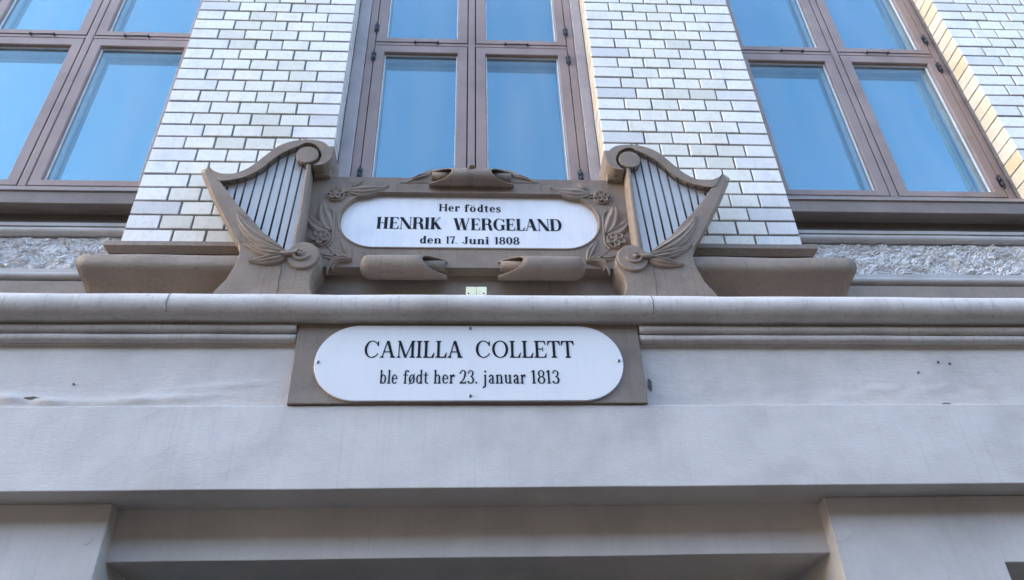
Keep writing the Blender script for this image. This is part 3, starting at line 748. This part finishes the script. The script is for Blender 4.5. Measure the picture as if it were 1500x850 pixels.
def roll_at(y0, y1, Yc, px):
    def e(y):
        x_, z_ = P(px, y, 0); return math.atan2(z_-CAM.z, -CAM.y)
    a, b = e(y0), e(y1); mid = (a+b)/2; dist = (Yc-CAM.y)/math.cos(mid)
    return Yc, CAM.z+dist*math.sin(mid), dist*math.sin((a-b)/2)
bay(-3.3, -PO-.001, -1)
bay(PO+.001, 3.6, 1)

# ------------------------------------------------------------------ pier feet: small moulding and swelling ledge block
def loft_rect(mb, xa, xb, yf, yb_, prof, amp=.0012, seed=0, nx=26, sides=(1, 1)):
    """moulding returned round three sides; prof = (offset, z) from top to bottom"""
    vs = []; rings = []
    for o_, z in prof:
        r_ = []
        of = o_[1] if isinstance(o_, tuple) else o_; o_ = o_[0] if isinstance(o_, tuple) else o_
        x0, x1 = xa-o_*sides[0], xb+o_*sides[1]
        r_.append((x0, yb_, z))
        for x in rng(x0, x1, nx): r_.append((x, yf-of+amp*noise.noise(Vector((x*5, z*12, seed))), z+amp*noise.noise(Vector((x*4, seed, 2)))))
        r_.append((x1, yb_, z)); rings.append(r_)
    n = nx+3
    for r_ in rings: vs += r_
    fs = [(j*n+k, j*n+k+1, (j+1)*n+k+1, (j+1)*n+k) for j in range(len(prof)-1) for k in range(n-1)]
    fs += [tuple(range(n)), tuple(range((len(prof)-1)*n, len(prof)*n))[::-1]]
    return mb.add(vs, fs, False)
for s_ in (-1, 1):
    lr = 'left' if s_ < 0 else 'right'
    px = 230 if s_ < 0 else 1130
    dy = 0 if s_ < 0 else 4.5
    # positions from the left pier
    xo = PO+.036; xi = .62
    yt = -.035
    zt = Z(355.5+dy, yt, px); zm = Z(358.5+dy, yt-.01, px); zb = Z(367+dy, yt+.012, px)
    xa, xb = (-xo, -xi) if s_ < 0 else (xi, xo)
    mb = MB(); pr_ = [(-.010, zt), (.012, zt-.002), (.014, zm-.006), (.004, zm-.018), (-.006, zm-.030), (-.010, zb)]
    o = loft_rect(mb, xa+.02, xb-.02, yt, .11, pr_).build('pier_base_moulding', M['brown'], bevel=.0015)
    tag(o, 'thin dark brown moulding at the foot of the %s brick pier' % lr, 'moulding', 'mouldings at the feet of the piers')
    yb2 = -.045
    z1 = Z(371.5+dy, yb2-.09, px)
    hgt = z1-(ZLEDGE-.03)
    pr_ = [((.020,.050), z1+.010), ((.028,.075), z1+.007), ((.036,.088), z1-.004), ((.041,.097), z1-.022), ((.043,.100), z1-.042), ((.042,.098), z1-.058), ((.040,.088), z1-.068), ((.036,.070), z1-.078), ((.030,.045), z1-.092), ((.024,.020), z1-.112), ((.018,-.002), z1-.14), ((.010,-.015), z1-.17), ((.004,-.022), z1-.21), ((0,-.024), ZLEDGE-.03)]
    xo = abs(P(135 if s_ < 0 else 1232, 432, yb2)[0])-.010
    xa, xb = (-xo, -xi) if s_ < 0 else (xi, xo)
    o = loft_rect(MB(), xa, xb, yb2, .10, pr_, amp=.004, seed=s_*3).build('ledge_block', M['brown'])
    for p in o.data.polygons: p.use_smooth = len(p.vertices) == 4
    tag(o, 'swelling brown stone block standing on the cornice outside the %s harp' % lr, 'stone block', 'swelling blocks under the brick piers')
    # plain wall behind the block, above it
    w_ = MB().box(-PO if s_ < 0 else .5, -.5 if s_ < 0 else PO, .0035, .12, ZLEDGE-.02, ZB0-.001).build('pier_foot', M['brown'])
    tag(w_, 'brown painted wall at the foot of the %s brick pier' % lr, 'wall', 'brown wall below the piers')

# ------------------------------------------------------------------ centre wall below the tablet and junction box
cw = MB().box(-.60, .60, -.052, .105, ZLEDGE-.02, Z(330, -.052)).build('tablet_wall', M['brown2'])
tag(cw, 'plain brown wall between the harps just below the tablet', 'wall')
yj = -.13
jx0, jx1 = P(682.5, 428, yj)[0], P(713, 428, yj)[0]; jz1 = Z(420, yj, 697)
jb = thing('junction_box', ((jx0+jx1)/2, yj, ZLEDGE), 'small pale green plastic box standing on the cornice under the tablet', 'junction box')
for a, b in ((jx0, (jx0+jx1)/2-.0006), ((jx0+jx1)/2+.0006, jx1)): MB().box(a, b, yj, yj+.03, ZLEDGE, jz1).build('cover', M['box'], jb, bevel=.002)
MB().box(jx0+.001, jx1-.001, yj+.003, yj+.08, ZLEDGE, jz1-.001).build('housing', M['box'], jb)
for px in (686.5, 708.5):
    x, z = P(px, 430, yj); MB().dome(x, z, yj, .003, .001, 10, 3).build('screw', M['black'], jb)

# ------------------------------------------------------------------ upper tablet with carved board
YBD = -.100; YTB = -.083
xL, xR = P(434, 330, YBD)[0], P(940, 330, YBD)[0]
zT, zBt = Z(261.5, YBD), Z(392.5, YBD)
tb_ = thing('memorial_tablet', (0, YBD, zBt), 'carved brown tablet reading HENRIK WERGELAND between two harps', 'memorial tablet')
tx0, tx1 = P(499, 328, YTB)[0], P(875, 330, YTB)[0]; tz0, tz1 = Z(366.5, YTB), Z(289.5, YTB)
inner = stadium(tx0, tx1, tz0, tz1, 24)
lipo = stadium(tx0, tx1, tz0, tz1, 24, -.012)
board = MB(); N = len(inner)
outer = []
zc2 = (tz0+tz1)/2
def on_rect(ax, az):
    # outline with eased lower corners and a raised middle at the top
    dx, dz = ax, az-zc2; k = 1e9
    if dx > 1e-9: k = min(k, xR/dx)
    if dx < -1e-9: k = min(k, xL/dx)
    if dz > 1e-9: k = min(k, (zT-zc2)/dz)
    if dz < -1e-9: k = min(k, (zBt-zc2)/dz)
    return [dx*k, zc2+dz*k]
outer = [on_rect(*p) for p in lipo]
# snap the nearest samples to the corners
for cxx, czz in ((xL, zT), (xR, zT), (xL, zBt), (xR, zBt)):
    i = min(range(N), key=lambda i: (outer[i][0]-cxx)**2+(outer[i][1]-czz)**2); outer[i] = [cxx+(.014 if cxx < 0 else -.014)*(czz == zBt), czz+.004*(czz == zBt)]
vs = [(p[0], YBD, p[1]) for p in outer]+[(p[0], YBD, p[1]) for p in lipo]+[(p[0], YBD-.004, p[1]) for p in stadium(tx0, tx1, tz0, tz1, 24, -.009)]+[(p[0], YBD-.004, p[1]) for p in stadium(tx0, tx1, tz0, tz1, 24, -.004)]+[(p[0], YTB-.002, p[1]) for p in stadium(tx0, tx1, tz0, tz1, 24, 0)]+[(p[0], YTB+.006, p[1]) for p in inner]
fs = [(r_*N+k, r_*N+(k+1)%N, (r_+1)*N+(k+1)%N, (r_+1)*N+k) for r_ in range(5) for k in range(N)]
vs += [(p[0], -.0505, p[1]) for p in outer]
fs += [(6*N+k, 6*N+(k+1)%N, (k+1)%N, k) for k in range(N)]
board.add(vs, fs)
board.build('board', M['brown'], tb_, bevel=.0012)
# raised middle of the top edge
hump = [P(x, y, YBD-.002) for x, y in ((585, 268), (600, 261), (615, 255), (630, 249), (650, 246.5), (728, 247), (748, 250), (765, 257), (778, 262), (790, 268))]
MB().prism(hump, YBD-.0025, -.06).build('crest', M['brown'], tb_, bevel=.002)
# hairline joints across the top of the board
for px in (582, 792):
    x, z = P(px, 275, YBD); MB().box(x-.0012, x+.0012, YBD-.0008, YBD+.001, z-.028, z+.024).build('joint', M['chip'], tb_)
tab = MB().ngon(inner, YTB, -.06).build('tablet', M['tablet'], tb_)
did = Face(.215, .036, .05, .66, 0, 1.05)
YL = YTB-.0003
d2 = Face(.178, .046, .045, .68, 0, 1.05)
word('HENRIK', did, 551, 647, 335, 318, YL, tab, .05)
word('WERGELAND', did, 663.5, 823, 337, 320, YL, tab, .05)
word('Her', d2, 643, 673.5, 309.5, 299, YL, tab, .07); word('födtes', d2, 680, 733.5, 310.5, 300, YL, tab, .07)
word('den', d2, 615, 646, 356.5, 346, YL, tab, .06); word('17.', d2, 653.5, 669, 357, 346.5, YL, tab, .05)
word('Juni', d2, 677, 716, 357.5, 347, YL, tab, .07); word('1808', d2, 725, 761, 358, 347.5, YL, tab, .04)

# ------------------------------------------------------------------ carved ornament
def leaf(a, c, b, wid, Y, h=.012, ridges=3, parent=None, mirror=1, fat=.45, mat='brown', nu=16, nvv=16, name='leaf', lift=0.0):
    """relief leaf: a stalk end, b tip, c control point (photo positions on the left side), wid in metres"""
    A, C, B = (Vector((*P(*p, Y), 0)) for p in (a, c, b))
    mb = MB(); vs = []
    for i in range(nu+1):
        t = i/nu; p = A*(1-t)**2+C*2*t*(1-t)+B*t*t; d = (C-A)*2*(1-t)+(B-C)*2*t; n_ = Vector((-d.y, d.x, 0)).normalized()
        s_ = (math.sin(math.pi*min(1, t**fat)) if t < 1 else 0); s_ = max(.10*(1-t), s_**.8)
        for j in range(nvv+1):
            v = -1+2*j/nvv
            hh = h*(.25+.75*math.sin(math.pi*min(1, t+.12)))*(math.sqrt(max(0, 1-v*v)))*(.50+.50*abs(((v*ridges/2+.5) % 1)*2-1))
            if abs(v) < .12: hh *= 1.10
            hh *= 1+.25*noise.noise(Vector((t*7, v*5, a[0])))
            q = p+n_*(v*wid*.62*s_)
            vs.append((q.x*mirror, Y-hh-lift*t, q.y))
    n1 = nvv+1
    mb.add(vs, [(i*n1+k, (i+1)*n1+k, (i+1)*n1+k+1, i*n1+k+1) for i in range(nu) for k in range(nvv)], True)
    # skirt down to the ground of the relief
    edge = [i*n1 for i in range(nu+1)]+[i*n1+nvv for i in range(nu, -1, -1)]
    e1 = [vs[i] for i in edge]; e2 = [(q[0], Y+.012, q[2]) for q in e1]; n2 = len(e1)
    mb.add(e1+e2, [(k, (k+1)%n2, n2+(k+1)%n2, n2+k) for k in range(n2)])
    o = mb.build(name, M[mat], parent, normals=False)
    return o
def stem(pts, Y, r, parent, mirror=1, name='stem', mat='brown', dy=0.0):
    sp = spline([P(*p, Y) for p in pts], 5); n = len(sp)
    rr = [r*(.55+.45*math.sin(math.pi*min(1, .15+i/n))) for i in range(n)]
    return MB().tube([(x*mirror, Y-dy-r*.3, z) for x, z in sp], rr, 8).build(name, M[mat], parent)
PM = {}
def flower(px, py, r, Y, parent, rot=0, mirror=1):
    x, z = P(px, py, Y); x *= mirror
    mb = MB()
    vs = []; ringp = [(.0, .004), (.80, .003), (.90, .0085), (1.0, .0085), (1.06, -.006)]; sg = 28
    for rr, hh in ringp[1:]:
        vs += [(x+r*rr*math.cos(2*math.pi*k/sg), Y-hh, z+r*rr*math.sin(2*math.pi*k/sg)) for k in range(sg)]
    vs.append((x, Y-.004, z)); c_ = len(vs)-1
    fs = [(c_, k, (k+1)%sg) for k in range(sg)]+[(q*sg+k, (q+1)*sg+k, (q+1)*sg+(k+1)%sg, q*sg+(k+1)%sg) for q in range(3) for k in range(sg)]
    f_ = mb.add(vs, fs, True).build('flower', M['brown'], parent)
    for k in range(5):
        a = rot+2*math.pi*k/5; px_, pz_ = x+.50*r*math.cos(a), z+.50*r*math.sin(a)
        pm = MB(); v2 = []; sg2 = 14
        for rr, hh in ((0, .008), (.45, .009), (.75, .013), (.95, .014), (1.08, .004)):
            for q in range(sg2):
                th = 2*math.pi*q/sg2; u = rr*r*.40*math.cos(th); w_ = rr*r*.33*math.sin(th)
                v2.append((px_+u*math.cos(a)-w_*math.sin(a), Y-hh, pz_+u*math.sin(a)+w_*math.cos(a)))
        pm.add(v2, [(j*sg2+q, (j+1)*sg2+q, (j+1)*sg2+(q+1)%sg2, j*sg2+(q+1)%sg2) for j in range(4) for q in range(sg2)], True)
        pm.build('petal', M['brown'], f_)
    MB().dome(x, z, Y-.008, r*.17, .008, 12, 4).build('flower_centre', M['brown'], f_)
    return f_
YR = YBD
for mr in (-1, 1):
    # traced on the right-hand side of the tablet; the left side is its mirror image
    k = mr
    flower(881.5, 290.5, .0330, YR, tb_, .3, k)
    flower(903, 353.5, .0370, YR, tb_, .9, k)
    leaf((862, 284), (835, 287), (806, 276), .046, YR, .014, 3, tb_, k, .62)
    leaf((858, 279), (852, 273), (842, 269), .018, YR, .012, 1, tb_, k, .6)
    leaf((862, 284), (855, 290), (843, 289), .020, YR, .012, 1, tb_, k, .6)
    leaf((888, 343), (903, 322), (899, 297), .046, YR, .016, 2, tb_, k, .62)
    leaf((889, 343), (915, 340), (921, 318), .044, YR, .013, 2, tb_, k, .65)
    stem([(894, 366), (887, 358), (885, 345), (884, 330), (884, 316), (888, 309), (887, 313)], YR, .0050, tb_, k)
    stem([(862, 285), (870, 286), (876, 284)], YR, .0045, tb_, k)
    leaf((861, 383), (864, 366), (877, 352), .024, YR, .012, 2, tb_, k, .75)
    leaf((863, 383), (876, 378), (893, 366), .020, YR, .013, 1, tb_, k, .6)
    leaf((866, 383), (884, 384), (904, 378), .020, YR, .012, 2, tb_, k, .6)
    leaf((880, 376), (896, 378), (908, 371), .016, YR, .010, 1, tb_, k, .6)
    leaf((858, 384), (888, 378), (893, 404), .020, YR-.004, .016, 2, tb_, k, .6, lift=.012)
    leaf((870, 383), (890, 388), (884, 399), .014, YR-.004, .012, 1, tb_, k, .6, lift=.006)
    MB().dome(P(866, 290, YR)[0]*k, P(866, 290, YR)[1], YR+.002, .005, .012, 10, 4).build('bud', M['brown'], tb_)

def scroll_roll(x0, x1, Yc, zc_, r, open_right, parent, cut=.035, ang=14, name='scroll', closed_round=True, wall=.0045):
    """a rolled flap of stone: a thick-walled tube, one end closed and rounded, the other cut on the slant so that it gapes"""
    sg = 26; nx = 16; mb = MB(); s_ = 1 if open_right else -1
    xa = x0 if open_right else x1       # closed end
    xo = x1 if open_right else x0       # open end
    def end_x(th):   # the mouth: longest at the bottom/front, shortest at the top
        return xo - s_*cut*max(0, math.cos(th-math.radians(ang)))**.8
    def shell(rad, xs_):
        vs = []
        for i in range(nx+1):
            t = (i/nx)**1.9
            for k_ in range(sg):
                th = 2*math.pi*k_/sg; e = end_x(th)
                xs0 = xa if (xs_ or not closed_round) else xa+s_*r*1.2
                x = xs0+(e-xs0)*t; rr = rad
                if closed_round and xs_ and t < .13: rr = rad*(.12+.88*math.sqrt(max(0, 1-((.13-t)/.13)**2)))
                rr *= 1+.02*noise.noise(Vector((x*20, th, zc_)))
                vs.append((x, Yc-rr*math.cos(th), zc_+rr*math.sin(th)*1.0))
        return vs
    o_ = shell(r, True); i_ = shell(r-wall, False)
    qf = lambda b, fl: [((b+i*sg+k_, b+i*sg+(k_+1)%sg, b+(i+1)*sg+(k_+1)%sg, b+(i+1)*sg+k_) if fl else (b+(i+1)*sg+k_, b+(i+1)*sg+(k_+1)%sg, b+i*sg+(k_+1)%sg, b+i*sg+k_)) for i in range(nx) for k_ in range(sg)]
    b = len(o_); lip = [(nx*sg+k_, nx*sg+(k_+1)%sg, b+nx*sg+(k_+1)%sg, b+nx*sg+k_) for k_ in range(sg)]
    mb.add(o_+i_, qf(0, True)+qf(b, False)+lip+[tuple(range(sg))[::-1], tuple(b+k_ for k_ in range(sg))], True)
    o = mb.build(name, M['brown'], parent)
    # the inner turn of the roll
    rr = r*.50; x_in = xo-s_*cut*.10
    sp = [(xa+(x_in-xa)*.4, Yc+r*.25, zc_+r*.34), (x_in, Yc+r*.25, zc_+r*.34)]
    MB().tube(sp, [rr, rr*.92], 16).build('inner_turn', M['brown'], o)
    return o
# two flaps below the tablet
for s_ in (-1, 1):
    a, b = (527.5, 655) if s_ < 0 else (730, 857)
    Yc = YBD-.018
    yc3, zc3, r3_ = roll(374.5, 411, Yc)
    x0, x1 = P(a, 393, Yc)[0], P(b, 395, Yc)[0]
    scroll_roll(x0, x1, Yc, zc3, r3_, s_ < 0, tb_, cut=.085)
# bow-like flap on the crest
Yc = YBD-.016; yc3, zc3, r3_ = roll(246.5, 275.5, Yc)
xa, xb = P(629, 262, Yc)[0], P(752, 264, Yc)[0]
sc1 = scroll_roll(xa, -.012, Yc, zc3, r3_, False, tb_, cut=.085, ang=8, closed_round=False)
sc2 = scroll_roll(.012-.0, xb, Yc, zc3, r3_, True, tb_, cut=.085, ang=8, closed_round=False)
xm = (xa+xb)/2
MB().tube([(xm-.026, Yc, zc3), (xm-.018, Yc, zc3), (xm, Yc, zc3), (xm+.018, Yc, zc3), (xm+.026, Yc, zc3)], [r3_*1.0, r3_*.93, r3_*.90, r3_*.93, r3_*1.0], 24).build('knot', M['brown'], tb_)
MB().dome(xm, zc3+r3_*.80, Yc-r3_*.75, .016, .014, 16, 5, .009).build('button', M['brown'], tb_)
leaf((628, 256), (610, 260), (596, 268), .020, YBD-.002, .010, 2, tb_, 1, .5); leaf((750, 258), (768, 260), (783, 268), .020, YBD-.002, .010, 2, tb_, 1, .5)

# ------------------------------------------------------------------ harps (traced from the left one)
YH = -.165
def harp(mr, label):
    h = thing('harp', (mr*.72, -.1, ZLEDGE), label, 'harp', 'carved harps beside the tablet')
    q = lambda pts, Y: [((P(x, y, Y)[0])*(1 if mr < 0 else -1), P(x, y, Y)[1]) for x, y in pts]
    # limb and foot: front outline, and a back outline that flares beyond it
    outer_f = [(306, 243), (299.5, 251), (303, 262), (314, 289), (330.6, 322), (342, 345), (349.5, 357), (351, 368), (347, 383), (331, 409), (313, 427), (303, 441)]
    outer_b = [(304, 245), (294, 251), (297, 262), (309, 290), (326, 323), (340.5, 351), (348, 363)]; rest_b = [(350, 369.5), (347, 384), (331, 409), (313, 427), (303, 441)]
    foot = [(459.5, 441), (457.5, 432), (453.5, 422), (453, 412), (456, 402), (462, 394), (468, 386), (470, 375), (466, 363), (456, 356), (444, 354), (433, 357), (424, 365)]
    inn = [(415, 366.5), (404, 358), (393, 348), (382, 336), (371, 323), (358, 309.5), (345, 296), (333, 280), (321, 263.5), (313, 252)]
    F = outer_f+foot+inn
    def back(lst, k): return [(x, y) for x, y in lst]
    fr_ = MB(); Yb_ = -.05
    front = q(F, YH); bk_ = q(outer_b, Yb_)+q(rest_b+foot+inn, YH)
    fr_.ngon(front, YH, Yb_, bk_)
    fr_.build('soundbox', M['brown'], h, bevel=.003)
    # neck
    dc = (451.0, 226.0)
    top = spline([(306, 242), (311, 249), (326, 254.5), (343, 254), (361, 247.5), (377, 237), (393, 224.5), (409, 213.5), (428, 207), (447, 204.5), (466, 206), (478, 211), (485, 221), (484, 232), (473, 240.5), (460, 242)], 4)
    ic = [(dc[0]+20*math.cos(math.radians(a)), dc[1]-17.0*math.sin(math.radians(a))) for a in rng(-70, 105, 12)]
    low = spline([(441, 212), (428, 217), (412, 224.5), (396, 235.5), (383.5, 246), (364, 256.5), (345, 262), (321, 264.5), (313, 256)], 3)
    MB().ngon(q(top+ic+low, YH-.003), YH-.003, -.085).build('neck', M['brown'], h, bevel=.003)
    # scroll disc
    x, z = q([(450.5, 228.5)], YH)[0]; rx = .0420
    dsc = [(x+rx*math.cos(a), z+rx*1.02*math.sin(a)) for a in rng(0, 2*math.pi, 28)[:-1]]
    MB().ngon(dsc, YH-.008, -.085).build('scroll', M['brown'], h, bevel=.003)
    web = [(x+.05*math.cos(a), z+.046*math.sin(a)) for a in rng(0, 2*math.pi, 24)[:-1]]
    MB().ngon(web, YH+.045, -.085).build('scroll_web', M['brown'], h)
    # block that ties the scroll to the wall
    b0, b1 = q([(459, 257), (490, 214)], -.12)
    MB().box(b0[0], b1[0], -.12, .02, b0[1], b1[1]).build('bracket', M['brown'], h, bevel=.003)
    # pillar
    pts = q([(454, 240), (451, 258), (447.5, 285), (443.5, 312), (438.5, 340), (433, 376)], YH+.02)
    n = len(pts); wd = [.0090, .0112, .0128, .0142, .0155, .0175]
    pb = MB(); vs = []; sg = 12
    for (px_, pz_), w_ in zip(pts, wd):
        for k in range(sg):
            a = 2*math.pi*k/sg; ca, sa = math.cos(a), math.sin(a)
            e = .55
            vs.append((px_+w_*.95*math.copysign(abs(ca)**e, ca), YH+.040-.042*math.copysign(abs(sa)**e, sa), pz_))
    pb.add(vs, [(i*sg+k, i*sg+(k+1)%sg, (i+1)*sg+(k+1)%sg, (i+1)*sg+k) for i in range(n-1) for k in range(sg)], True)
    pb.add(vs[:sg], [tuple(range(sg))]); pb.build('pillar', M['brown'], h)
    # pale board behind the strings
    ysb = -.140
    bd = [(318, 262), (345, 262), (364, 256), (383, 245), (396, 235), (412, 224), (428, 216), (452, 210), (458, 243), (436, 370), (415, 368), (393, 350), (371, 325), (345, 298)]
    bq = q(bd, YH)
    bq = q([(313, 258), (345, 256), (364, 250), (383, 239), (396, 229), (412, 218), (428, 211), (448, 208), (451, 243), (436, 384), (412, 374), (390, 356), (366, 330), (340, 300)], YH)
    MB().ngon(bq, ysb, ysb+.012).build('soundboard', M['soundboard'], h)
    # nine strings
    ys_ = -.156
    ST = [((335.5, 262), (332.5, 277)), ((349.5, 259), (343, 290)), ((363, 255), (351.5, 300)), ((379.5, 246), (361.5, 312)), ((395.5, 236), (372.5, 326)), ((411, 225), (382, 337)), ((425, 217), (393, 349)), ((437.5, 212), (404, 359)), ((444.5, 238), (414.5, 367))]
    for a, b in ST:
        A, B = q([a, b], ys_); ex = (A[0]-B[0], A[1]-B[1])
        MB().tube([(B[0]-ex[0]*.06, ys_, B[1]-ex[1]*.06), (A[0]+ex[0]*.06, ys_, A[1]+ex[1]*.06)], .0036, 8).build('string', M['string'], h)
    # hairline down the foot
    cr = spline(q([(412, 386), (411, 398), (408, 410), (407, 422), (404, 436)], YH), 4)
    MB().tube([(x, YH-.0002, z) for x, z in cr], .0016, 5).build('crack', M['rustline'], h)
    # volute at the foot
    cx2, cz2 = q([(444, 376)], YH)[0]
    el_ = [(cx2+.0540*math.cos(a), cz2+.0560*math.sin(a)) for a in rng(0, 2*math.pi, 36)[:-1]]
    MB().ngon(el_, YH-.010, YH+.01).build('volute', M['brown'], h, bevel=.004)
    s3 = -mr
    pts = []
    cx3, cz3 = q([(440, 374.5)], YH)[0]
    for i in range(30):
        t = i/29; a = math.radians(190+300*t); rr = .030*(1-.75*t)+.002
        pts.append((cx3-mr*0-rr*math.cos(a)*mr*-1, YH-.011-.006*t, cz3+rr*math.sin(a)*.95))
    MB().tube(pts, [.0055*(1-.35*i/29) for i in range(30)], 8).build('volute_curl', M['brown'], h)
    MB().dome(cx3, cz3+.001, YH-.010, .010, .010, 14, 4).build('volute_eye', M['brown'], h)
    YV = YH-.001
    k = 1 if mr < 0 else -1
    leaf((418, 369), (358, 346), (347, 309), .044, YV, .014, 3, h, k, .75, nvv=24)
    leaf((420, 371), (388, 372), (352, 353), .038, YV-.002, .016, 3, h, k, .62, nvv=24)
    leaf((420, 373), (398, 382), (364, 383), .038, YV-.004, .017, 3, h, k, .66, nvv=24)
    stem([(412, 371), (425, 372), (436, 369)], YV-.012, .0085, h, k, 'stalk')
    return h
harp(-1, 'carved brown harp with black strings left of the tablet, its tip pointing left')
harp(1, 'carved brown harp with black strings right of the tablet, its tip pointing right')
